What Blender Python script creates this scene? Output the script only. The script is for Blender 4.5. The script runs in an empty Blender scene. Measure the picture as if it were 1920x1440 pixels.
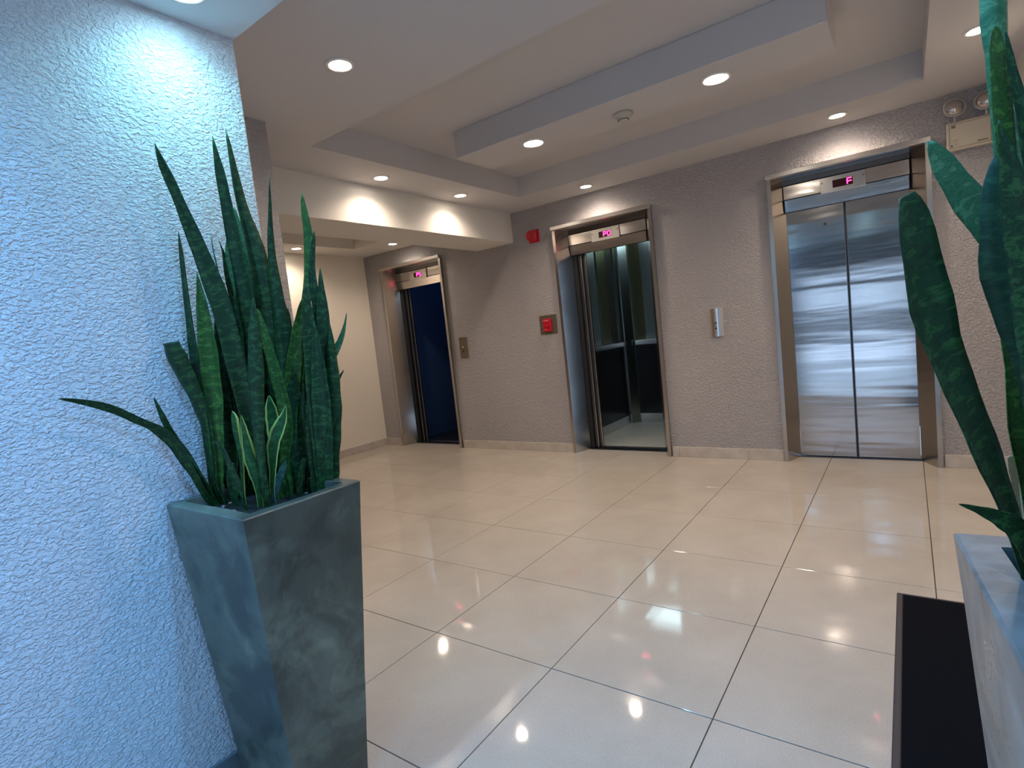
import bpy, bmesh, math, random
from mathutils import Vector, Matrix
random.seed(11)
C = bpy.context.scene.collection
sc = bpy.context.scene
# ---------------------------------------------------------------- camera
YAW, PITCH, ROLL, FPX = -0.630417, -0.0869224, -0.1093235, 1029.96
f = Vector((math.sin(YAW)*math.cos(PITCH), math.cos(YAW)*math.cos(PITCH), math.sin(PITCH)))
rt = Vector((math.cos(YAW), -math.sin(YAW), 0)); up = rt.cross(f)
r2 = rt*math.cos(ROLL)+up*math.sin(ROLL); u2 = -rt*math.sin(ROLL)+up*math.cos(ROLL)
cd = bpy.data.cameras.new('camera'); cam = bpy.data.objects.new('camera', cd); C.objects.link(cam)
M = Matrix((r2, u2, -f)).transposed().to_4x4(); M.translation = Vector((1.14707, -1.62505, 1.2698)); cam.matrix_world = M
cd.sensor_width = 36; cd.lens = 36*FPX/1920; cd.clip_start = 0.02
sc.camera = cam
# ---------------------------------------------------------------- world, daylight, exposure
sc.view_settings.view_transform = 'Standard'; sc.view_settings.look = 'None'
sc.view_settings.gamma = 1; sc.view_settings.use_curve_mapping = False
sc.view_settings.exposure = 0.58
W = bpy.data.worlds.new('sky'); sc.world = W; W.use_nodes = True
wn = W.node_tree.nodes; bg = wn['Background']
bg.inputs['Color'].default_value = (0.50, 0.70, 1.0, 1); bg.inputs['Strength'].default_value = 2.2
pd = bpy.data.lights.new('entrance_daylight', 'AREA'); pd.shape = 'RECTANGLE'; pd.size = 2.3; pd.size_y = 2.32
try: pd.cycles.is_portal = True
except Exception: pass
po = bpy.data.objects.new('entrance_daylight', pd); C.objects.link(po)
po.location = (0.56, -3.72, 1.16); po.rotation_euler = (math.radians(90), 0, 0)
WARM = (1.0, 0.80, 0.64); COOL = (0.12, 0.46, 1.0)
SPOT_W = 27.0
COOL_W = 56.0
# ---------------------------------------------------------------- materials
def mat(name, col, rough=.5, metal=0, emit=None, es=1, spec=None):
    m = bpy.data.materials.new(name); m.use_nodes = True; n = m.node_tree.nodes; b = n['Principled BSDF']
    b.inputs['Base Color'].default_value = (*col, 1); b.inputs['Roughness'].default_value = rough; b.inputs['Metallic'].default_value = metal
    if spec is not None: b.inputs['Specular IOR Level'].default_value = spec
    if emit: b.inputs['Emission Color'].default_value = (*emit, 1); b.inputs['Emission Strength'].default_value = es
    return m
def nodes(m): return m.node_tree.nodes, m.node_tree.links, m.node_tree.nodes['Principled BSDF']
def coord(m, sc3=(1, 1, 1), kind='Object', geo=False):
    n, l, b = nodes(m); t = n.new('ShaderNodeTexCoord'); mp = n.new('ShaderNodeMapping'); mp.inputs['Scale'].default_value = sc3
    if geo:
        g = n.new('ShaderNodeNewGeometry'); l.new(g.outputs['Position'], mp.inputs['Vector'])
    else: l.new(t.outputs[kind], mp.inputs['Vector'])
    return mp.outputs['Vector']
def noise(m, vec, scale, detail=3, rough=.5, dist=0):
    n, l, b = nodes(m); t = n.new('ShaderNodeTexNoise'); t.inputs['Scale'].default_value = scale; t.inputs['Detail'].default_value = detail
    t.inputs['Roughness'].default_value = rough; t.inputs['Distortion'].default_value = dist; l.new(vec, t.inputs['Vector']); return t.outputs['Fac']
def ramp(m, fac, stops, interp='LINEAR'):
    n, l, b = nodes(m); r = n.new('ShaderNodeValToRGB'); r.color_ramp.interpolation = interp; e = r.color_ramp.elements
    while len(e) < len(stops): e.new(.5)
    for i, (p, c) in enumerate(stops): e[i].position = p; e[i].color = (*c, 1) if len(c) == 3 else c
    l.new(fac, r.inputs['Fac']); return r.outputs['Color']
def bump(m, h, strength, dist):
    n, l, b = nodes(m); k = n.new('ShaderNodeBump'); k.inputs['Strength'].default_value = strength; k.inputs['Distance'].default_value = dist
    l.new(h, k.inputs['Height']); l.new(k.outputs['Normal'], b.inputs['Normal']); return k
def g3(v): return (v, v, v)
def stucco(name, col, scale, strength, dist, stretch=(1, 1, 1)):
    m = mat(name, col, .75); v = coord(m, stretch, geo=True)
    h = noise(m, v, scale, 2, .5, .45); s = ramp(m, h, [(.40, g3(0)), (.62, g3(1))])
    bump(m, s, strength, dist)
    n, l, b = nodes(m); c = noise(m, v, 1.3, 2); l.new(ramp(m, c, [(.3, tuple(x*.93 for x in col)), (.7, tuple(min(1, x*1.04) for x in col))]), b.inputs['Base Color'])
    return m
m_stucco_white = stucco('stucco_white', (.76, .77, .84), 84, .85, .0048, (1, 1, 1.5))
m_stucco_grey = stucco('stucco_grey', (.42, .40, .405), 65, .9, .006)
m_plaster = mat('plaster_warm', (.72, .69, .64), .8); v = coord(m_plaster, geo=True); bump(m_plaster, noise(m_plaster, v, 60, 3), .12, .002)
m_plaster_end = mat('plaster_cream', (.84, .78, .68), .8); v = coord(m_plaster_end, geo=True); bump(m_plaster_end, noise(m_plaster_end, v, 60, 3), .12, .002)
m_ceiling = mat('ceiling_paint', (.56, .545, .55), .75); v = coord(m_ceiling, geo=True); bump(m_ceiling, noise(m_ceiling, v, 35, 3), .08, .003)
m_soffit = mat('soffit_paint', (.62, .66, .70), .7)
m_grout = mat('grout', (.07, .055, .045), .9)
def tilemat():
    m = mat('polished_tile', (.62, .56, .5), .07); n, l, b = nodes(m); v = coord(m, geo=True)
    big = noise(m, v, 2.2, 4, .6, .4); fine = noise(m, v, 240, 2)
    c1 = ramp(m, big, [(.3, (.435, .39, .335)), (.7, (.505, .46, .40))]); c2 = ramp(m, fine, [(.35, g3(.90)), (.65, g3(1.06))])
    mx = n.new('ShaderNodeMix'); mx.data_type = 'RGBA'; mx.blend_type = 'MULTIPLY'; mx.inputs[0].default_value = 1
    l.new(c1, mx.inputs[6]); l.new(c2, mx.inputs[7]); l.new(mx.outputs[2], b.inputs['Base Color'])
    r = ramp(m, noise(m, v, 5, 3), [(.3, g3(.03)), (.75, g3(.09))]); l.new(r, b.inputs['Roughness'])
    bump(m, noise(m, v, 3.5, 1), .05, .01)
    b.inputs['IOR'].default_value = 1.55
    return m
m_tile = tilemat()
m_skirt = mat('skirting_tile', (.55, .50, .45), .25); v = coord(m_skirt, geo=True)
nn, ll, bb = nodes(m_skirt); ll.new(ramp(m_skirt, noise(m_skirt, v, 9, 4), [(.3, (.48, .43, .385)), (.7, (.60, .55, .49))]), bb.inputs['Base Color'])
m_skirt_grey = mat('skirting_grey', (.16, .19, .21), .3)
def steel(name, col, rough, wav=.35, wd=.004, sc3=(1, 1, 3.4)):
    m = mat(name, col, rough, 1); n, l, b = nodes(m); v = coord(m, sc3, geo=True)
    w1 = noise(m, v, 1.5, 2, .4, .2); v2 = coord(m, (1.2, 1.2, 90), geo=True); w2 = noise(m, v2, 6, 2)
    ad = n.new('ShaderNodeMath'); ad.operation = 'MULTIPLY_ADD'; ad.inputs[1].default_value = .0008; l.new(w2, ad.inputs[0]); l.new(w1, ad.inputs[2])
    bump(m, ad.outputs[0], wav, wd*6)
    l.new(ramp(m, w2, [(.3, g3(rough*.8)), (.7, g3(rough*1.25))]), b.inputs['Roughness'])
    b.inputs['Anisotropic'].default_value = .3
    return m
m_steel = steel('brushed_steel', (.60, .56, .53), .17)
m_steel_door = steel('door_steel', (.45, .435, .425), .13, .22, .003, (.45, .45, 5))
m_steel_jamb = mat('jamb_steel', (.50, .47, .44), .22, 1); v = coord(m_steel_jamb, (.5, .5, 1), geo=True); bump(m_steel_jamb, noise(m_steel_jamb, v, 3, 1), .25, .02)
m_steel_edge = mat('steel_edge', (.66, .63, .60), .25, 1)
m_steel_dark = mat('dark_steel', (.16, .16, .17), .3, 1)
m_black = mat('black_gap', (.012, .012, .014), .5)
m_cab = mat('cab_steel', (.36, .38, .36), .24, 1)
m_cab_olive_refl = mat('cab_steel_olive_reflection', (.20, .19, .11), .28, 1)  # olive reflections in the cab's steel put into its base colour
m_cab_shaded = mat('cab_shaded_panel', (.012, .012, .013), .22)  # shade of the dim cab interiors put into a near-black colour
m_cab_blue_lit = mat('cab_blue_lit_panel', (.04, .09, .22), .5, .2)  # blue glow inside the dark cab put into the panel colour
m_cab_floor = mat('cab_floor', (.42, .41, .36), .3)
m_led = mat('led_digit', (.3, .0, .03), .5, emit=(1, .02, .14), es=9)
m_disp = mat('display_window', (.05, .002, .008), .15)
m_red = mat('red_plastic', (.50, .008, .025), .3)
m_redlit = mat('red_label', (.75, .18, .2), .5)
m_plate = mat('bronze_plate', (.20, .17, .12), .4, .6)
m_cream = mat('cream_plastic', (.62, .55, .43), .4)
m_cream_dark = mat('cream_print', (.20, .15, .09), .6)
m_glass_lens = mat('lamp_lens', (.55, .50, .48), .12, .75)
m_white_pl = mat('white_plastic', (.50, .47, .43), .5)
m_trim = mat('downlight_trim', (.75, .73, .70), .4)
m_bulb = mat('bulb_warm', (1, 1, 1), .5, emit=(1, .88, .74), es=38)
m_bulb_cool = mat('bulb_cool', (1, 1, 1), .5, emit=(.45, .85, 1), es=38)
m_cablamp = mat('cab_lamp', (1, 1, 1), .5, emit=(.62, .9, 1), es=3)
m_rubber = mat('mat_rubber', (.055, .048, .052), .6, spec=.3)
m_pile = mat('mat_pile', (.006, .007, .010), 1.0, spec=.05); v = coord(m_pile, geo=True); bump(m_pile, noise(m_pile, v, 420, 2), .8, .004)
m_soil = mat('soil', (.012, .010, .009), .95); v = coord(m_soil, geo=True); bump(m_soil, noise(m_soil, v, 70, 4), 1, .01)
m_pebble = mat('pebble', (.30, .28, .26), .7)
m_alu = mat('facade_frame', (.10, .10, .11), .4, .6)
def concrete(name, a, b_, c, rough=.42):
    m = mat(name, a, rough); n, l, b = nodes(m); v = coord(m, geo=True)
    p = noise(m, v, 6, 6, .6, .5); q = noise(m, v, 3.4, 5, .62, .6)
    c1 = ramp(m, p, [(.36, a), (.5, b_), (.56, b_), (.68, c)]); c2 = ramp(m, q, [(.42, g3(.60)), (.50, g3(1)), (.62, g3(1.35))])
    mx = n.new('ShaderNodeMix'); mx.data_type = 'RGBA'; mx.blend_type = 'MULTIPLY'; mx.inputs[0].default_value = 1
    l.new(c1, mx.inputs[6]); l.new(c2, mx.inputs[7]); l.new(mx.outputs[2], b.inputs['Base Color'])
    l.new(ramp(m, p, [(.3, g3(rough*.7)), (.7, g3(rough*1.4))]), b.inputs['Roughness']); bump(m, p, .25, .004)
    return m
m_pot = concrete('concrete_green_grey', (.070, .082, .070), (.110, .128, .104), (.170, .195, .150))
m_pot2 = concrete('concrete_grey', (.16, .17, .17), (.21, .215, .21), (.26, .265, .26), .3)
def leafmat(name, d, li, band, edge=None, tip=0):
    m = mat(name, d, .5, spec=.3); n, l, b = nodes(m); tc = n.new('ShaderNodeTexCoord')
    mp = n.new('ShaderNodeMapping'); mp.inputs['Scale'].default_value = (1.4, 62, 1); l.new(tc.outputs['UV'], mp.inputs['Vector'])
    g = n.new('ShaderNodeObjectInfo'); ad = n.new('ShaderNodeVectorMath'); ad.operation = 'ADD'; l.new(mp.outputs['Vector'], ad.inputs[0])
    cb = n.new('ShaderNodeCombineXYZ'); ml = n.new('ShaderNodeMath'); ml.operation = 'MULTIPLY'; ml.inputs[1].default_value = 57
    l.new(g.outputs['Random'], ml.inputs[0]); l.new(ml.outputs[0], cb.inputs[0]); l.new(ml.outputs[0], cb.inputs[1]); l.new(cb.outputs[0], ad.inputs[1])
    z = noise(m, ad.outputs[0], 1.0, 3, .6, .3); c1 = ramp(m, z, [(.36, d), (.46, band), (.50, d), (.60, li), (.66, band)])
    out = c1
    if edge:
        sx = n.new('ShaderNodeSeparateXYZ'); l.new(tc.outputs['UV'], sx.inputs[0])
        s = n.new('ShaderNodeMath'); s.operation = 'SUBTRACT'; s.inputs[1].default_value = .5; l.new(sx.outputs['X'], s.inputs[0])
        a = n.new('ShaderNodeMath'); a.operation = 'ABSOLUTE'; l.new(s.outputs[0], a.inputs[0])
        e = ramp(m, a.outputs[0], [(.34, g3(0)), (.39, g3(1))]); mx = n.new('ShaderNodeMix'); mx.data_type = 'RGBA'
        l.new(e, mx.inputs[0]); l.new(c1, mx.inputs[6]); mx.inputs[7].default_value = (*edge, 1); out = mx.outputs[2]
    l.new(out, b.inputs['Base Color']); bump(m, z, .15, .002)
    b.inputs['Subsurface Weight'].default_value = 0
    return m
LM = {'z': leafmat('leaf_dark', (.004, .024, .006), (.030, .100, .024), (.009, .046, .011)),
      'b': leafmat('leaf_bright', (.018, .062, .010), (.075, .20, .030), (.036, .115, .016)),
      'm': leafmat('leaf_pale', (.03, .12, .05), (.11, .26, .12), (.055, .17, .075)),
      'd': leafmat('leaf_teal', (.003, .028, .012), (.014, .070, .028), (.006, .045, .018)),
      'g': leafmat('leaf_grey_green', (.018, .06, .05), (.05, .13, .11), (.03, .085, .07)),
      'v': leafmat('leaf_variegated', (.008, .05, .012), (.03, .13, .03), (.014, .075, .018), (.42, .50, .12)),
      't': leafmat('leaf_dried', (.42, .33, .20), (.58, .48, .32), (.50, .40, .26))}
# ---------------------------------------------------------------- builders
def me(name, bm, m, parent=None, smooth=False, mats=None):
    d = bpy.data.meshes.new(name); bmesh.ops.recalc_face_normals(bm, faces=bm.faces); bm.to_mesh(d); bm.free()
    for k in (mats or [m]): d.materials.append(k)
    if smooth:
        for p in d.polygons: p.use_smooth = True
    o = bpy.data.objects.new(name, d); C.objects.link(o); 
    if parent: o.parent = parent; o.matrix_parent_inverse = Matrix.Translation(parent.location).inverted() if parent.type == 'EMPTY' else Matrix()
    return o
def bxx(bm, x0, x1, y0, y1, z0, z1, bev=0, mi=0):
    vs = [bm.verts.new(p) for p in ((x0, y0, z0), (x1, y0, z0), (x1, y1, z0), (x0, y1, z0), (x0, y0, z1), (x1, y0, z1), (x1, y1, z1), (x0, y1, z1))]
    fs = [bm.faces.new([vs[i] for i in q]) for q in ((3, 2, 1, 0), (4, 5, 6, 7), (0, 1, 5, 4), (1, 2, 6, 5), (2, 3, 7, 6), (3, 0, 4, 7))]
    for q in fs: q.material_index = mi
    if bev:
        es = list({e for q in fs for e in q.edges}); bmesh.ops.bevel(bm, geom=es, offset=bev, segments=1, affect='EDGES')
    return vs
def box(name, x0, x1, y0, y1, z0, z1, m, parent=None, bev=0):
    bm = bmesh.new(); bxx(bm, x0, x1, y0, y1, z0, z1, bev); return me(name, bm, m, parent)
def prism(name, poly, z0, z1, m, parent=None, bev=0):     # poly in xy
    bm = bmesh.new(); a = [bm.verts.new((x, y, z0)) for x, y in poly]; b = [bm.verts.new((x, y, z1)) for x, y in poly]; n = len(poly)
    bm.faces.new(a[::-1]); bm.faces.new(b)
    for i in range(n): bm.faces.new([a[i], a[(i+1) % n], b[(i+1) % n], b[i]])
    if bev: bmesh.ops.bevel(bm, geom=list(bm.edges), offset=bev, segments=1, affect='EDGES')
    return me(name, bm, m, parent)
def xprism(name, poly, x0, x1, m, parent=None):           # poly in yz
    bm = bmesh.new(); a = [bm.verts.new((x0, y, z)) for y, z in poly]; b = [bm.verts.new((x1, y, z)) for y, z in poly]; n = len(poly)
    bm.faces.new(a); bm.faces.new(b[::-1])
    for i in range(n): bm.faces.new([a[i], b[i], b[(i+1) % n], a[(i+1) % n]])
    return me(name, bm, m, parent)
def lathe(name, prof, m, parent=None, seg=32, mtx=None, smooth=True):   # prof (r,z)
    bm = bmesh.new(); rings = []
    for r, z in prof:
        if r < 1e-6: rings.append([bm.verts.new((0, 0, z))])
        else: rings.append([bm.verts.new((r*math.cos(2*math.pi*i/seg), r*math.sin(2*math.pi*i/seg), z)) for i in range(seg)])
    for A, B in zip(rings, rings[1:]):
        for i in range(seg):
            j = (i+1) % seg
            if len(A) == 1 and len(B) == 1: continue
            if len(A) == 1: bm.faces.new([A[0], B[i], B[j]])
            elif len(B) == 1: bm.faces.new([A[i], A[j], B[0]])
            else: bm.faces.new([A[i], A[j], B[j], B[i]])
    if mtx: bmesh.ops.transform(bm, matrix=mtx, verts=bm.verts)
    return me(name, bm, m, parent, smooth)
def empty(name, loc=(0, 0, 0)):
    o = bpy.data.objects.new(name, None); C.objects.link(o); o.location = loc; o.empty_display_size = .1; return o
def tag(o, label=None, cat=None, group=None, kind=None):
    if label: o['label'] = label
    if cat: o['category'] = cat
    if group: o['group'] = group
    if kind: o['kind'] = kind
    return o
def struct(o): o['kind'] = 'structure'; return o

YW, YD, ZC = 3.266, 3.425, 2.546
XE, XR = -4.599, 1.726
XL, YL, ZS = -.600, -.557, 2.324
XC, YC = -1.589, .161
YB = -3.70
# ---------------------------------------------------------------- floor: one tile per piece
fl = struct(box('floor', XE-.3, XR+.3, YB-.2, YW+.25, -.06, -.006, m_grout))
bm = bmesh.new(); bxx(bm, -.2981, .2981, -.2981, .2981, -.012, 0, .0008); tm = bpy.data.meshes.new('tile'); bm.normal_update(); bm.to_mesh(tm); bm.free(); tm.materials.append(m_tile)
for i in range(-8, 3):
    for j in range(-6, 6):
        x, y = i*.6+.3, j*.6+.3
        if x < XL-.35 and y < YL-.35: continue
        if x < XC-.35 and y < YC-.35: continue
        t = bpy.data.objects.new('tile', tm); C.objects.link(t); t.parent = fl; t.location = (x, y, random.uniform(-.0004, 0))
# ---------------------------------------------------------------- walls
EL = (-4.275, -1.707, .278)     # left edges of the three lift frames
bm = bmesh.new()
edges = [XE-.2]
for e in EL: edges += [e+.04, e+1.0]
edges += [XR+.2]
for a, b in zip(edges[::2], edges[1::2]): bxx(bm, a, b, YW, YW+.13, 0, 2.75)
for e in EL: bxx(bm, e+.04, e+1.0, YW, YW+.13, 2.275, 2.75)
wb = struct(me('wall_back', bm, m_stucco_grey))
struct(box('wall_end', XE-.15, XE, YC, YW, 0, 2.75, m_plaster_end))
struct(box('wall_column', XE-.15, XC, YL, YC, 0, 2.75, m_stucco_grey))
struct(box('wall_left', XC, XL, YB, YL, 0, 2.75, m_stucco_white, bev=.004))
struct(box('wall_right', XR, XR+.15, YB, YW, 0, 2.75, m_plaster))
# guessed unseen street front, open to sky: panels, louvres shaped for the door reflections
wf = struct(box('wall_front', XC, XR+.15, YB-.15, YB, 2.32, 2.75, m_plaster))
bm = bmesh.new()
for x in (XL+.03, .16, .94, XR-.03): bxx(bm, x-.03, x+.03, YB-.08, YB-.02, 0, 2.32)
bxx(bm, XL, XR, YB-.08, YB-.03, .50, .92); bxx(bm, XL, XR, YB-.08, YB-.03, 1.68, 2.32); bxx(bm, XL, XR, YB-.08, YB-.03, -.01, .04)
wnd = struct(me('window_1', bm, m_alu))
for k in range(11):
    box('slat', XL+.06, XR-.06, YB-.10, YB-.04, .96+k*.066, .978+k*.066, m_alu, wnd)
# skirting, one piece per tile length
def skirt(name, axis, a, b, pos, side, m=m_skirt, h=.092, z0=0):
    root = struct(empty(name, (0, 0, 0)))
    k = math.floor(a/.6)
    while k*.6 < b-1e-6:
        s, e = max(a, k*.6)+.0006, min(b, k*.6+.6)-.0006; k += 1
        if e-s < .01: continue
        lo, hi = sorted((pos, pos+side*.013))
        if axis == 'x': box('baseboard_piece', s, e, lo, hi, 0, h, m, root, .0015)
        else: box('baseboard_piece', lo, hi, s, e, 0, h, m, root, .0015)
for nm, a, b in (('baseboard_back', EL[0]+1.045, EL[1]-.002), ('baseboard_back', EL[1]+1.045, EL[2]-.002), ('baseboard_back', EL[2]+1.045, XR), ('baseboard_back', XE, EL[0]-.002)):
    skirt(nm, 'x', a, b, YW, -1)
skirt('baseboard_end', 'y', YC, YW-.013, XE, 1)
skirt('baseboard_left', 'y', YB, YL, XL, 1, m_skirt_grey, .083)
skirt('baseboard_right', 'y', YB, YW-.013, XR, -1)
# ---------------------------------------------------------------- ceiling
CX0, CX1, CY0, CY1, CH = -1.756, 1.278, .551, 2.783, 2.728
def ringceil(bm, X0, X1, Y0, Y1, x0, x1, y0, y1, z, zt):
    bxx(bm, X0, x0, Y0, Y1, z, zt); bxx(bm, x1, X1, Y0, Y1, z, zt); bxx(bm, x0, x1, Y0, y0, z, zt); bxx(bm, x0, x1, y1, Y1, z, zt)
    bxx(bm, X0, X1, Y0, Y1, zt, zt+.05)
bm = bmesh.new(); ringceil(bm, -2.2, XR, YL, YW, CX0, CX1, CY0, CY1, ZC, CH)
ce = struct(me('ceiling', bm, m_ceiling))
box('dropped_panel', -1.383, .897, 1.468, 1.886, ZC, CH, m_ceiling, ce, .003)
bm = bmesh.new(); ringceil(bm, XE, -2.69, YC, YW, -4.14, -3.16, .66, 2.75, 2.493, 2.62)
struct(me('ceiling', bm, m_plaster))
struct(box('trim_1', -2.697, -2.201, YC, YW, 2.243, 2.78, m_plaster, bev=.003))
struct(box('ceiling', XL, XR, YB, YL, ZS, 2.6, m_soffit, bev=.002))
# ---------------------------------------------------------------- downlights
def downlight(x, y, z, label, cool=False, watts=SPOT_W, r=.046, group=None, col=None):
    t = tag(empty('recessed_downlight', (x, y, z)), label, 'ceiling light', group)
    lathe('trim_ring', [(r, -.001), (r+.004, -.007), (r+.017, -.005), (r+.019, 0), (r, 0), (r, -.001)], m_trim, t, 32, Matrix.Translation((x, y, z)))
    lathe('bulb', [(0, -.006), (r*.6, -.0055), (r*.98, -.003), (r*.98, -.0005)], m_bulb_cool if cool else m_bulb, t, 32, Matrix.Translation((x, y, z)))
    ld = bpy.data.lights.new('downlight_beam', 'SPOT'); ld.energy = watts; ld.color = col or (COOL if cool else WARM); ld.spot_size = math.radians(152 if cool else 150); ld.spot_blend = 1.0; ld.shadow_soft_size = .035
    lo = bpy.data.objects.new('downlight_beam', ld); C.objects.link(lo); lo.parent = t; lo.location = (0, 0, -.012)
    return t
G = 'warm recessed downlights in the lobby ceiling'
for x, y, z, lab in ((-.851, .086, ZC, 'lit downlight in the near ceiling strip, above the left snake plant'),
    (-1.995, 1.315, ZC, 'left of the two lit downlights beside the lit cream beam'),
    (-2.0, 2.228, ZC, 'right of the two lit downlights beside the lit cream beam'),
    (-1.18, 3.03, ZC, 'lit downlight directly above the open middle elevator'),
    (.80, 3.018, ZC, 'lit downlight directly above the closed elevator'),
    (1.49, 2.209, ZC, 'lit downlight at top right behind the tall leaves of the right plant'),
    (-4.32, 2.105, 2.493, 'lit downlight in the low alcove ceiling beside the cream end wall'),
    (-3.712, 2.974, 2.493, 'lit downlight in the low alcove ceiling above the dark left elevator')):
    downlight(x, y, z, lab, group=G)
for x, y, lab in ((-.857, 1.666, 'left of the two large lit downlights in the dropped ceiling panel'),
                  (.344, 1.669, 'right of the two large lit downlights in the dropped ceiling panel')):
    downlight(x, y, ZC, lab, r=.062, group=G)
downlight(.32, .086, ZC, 'warm downlight in the near ceiling strip, out of view above', group=G)
downlight(1.49, .7, ZC, 'warm downlight in the right ceiling strip, out of view above', group=G)
GC = 'cool blue downlights in the low soffit'  # first follows a visible glow; other four are added unseen for the blue light
for x, y, lab in ((-.45, -.775, 'cool blue downlight just above the top of the photo, washing the textured left wall'),
                  (-.35, -1.75, 'added unseen cool blue light in the soffit behind the camera, nearest the left wall'),
                  (.72, -.86, 'added unseen cool blue light in the soffit, in the middle of the entrance'),
                  (1.35, -1.25, 'added unseen cool blue light in the soffit over the right planter'),
                  (.55, -2.5, 'added unseen cool blue light in the soffit, nearest the street front')):
    downlight(x, y, ZS, lab, True, COOL_W*(.20 if y > -.8 else .35 if x > 1 else 1), group=GC, col=(.26, .84, 1.0) if y > -.8 else None)
# smoke detector
t = tag(empty('smoke_detector', (-.22, 1.703, ZC)), 'round white smoke detector between the two large downlights', 'smoke detector')
T = Matrix.Translation((-.22, 1.703, ZC))
lathe('base', [(0, 0), (.058, 0), (.058, -.014), (.05, -.018), (0, -.018)], m_white_pl, t, 32, T)
lathe('sensor_cap', [(.042, -.018), (.040, -.03), (.03, -.034), (.03, -.044), (.026, -.048), (0, -.049)], m_white_pl, t, 32, T)
bm = bmesh.new()
for k in range(12):
    a = k*math.pi/6; vs = bxx(bm, .028, .0335, -.004, .004, -.043, -.035); bmesh.ops.rotate(bm, verts=vs, cent=(0, 0, 0), matrix=Matrix.Rotation(a, 3, 'Z'))
bmesh.ops.transform(bm, matrix=T, verts=bm.verts); me('vent_slot', bm, m_cream_dark, t)
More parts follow.
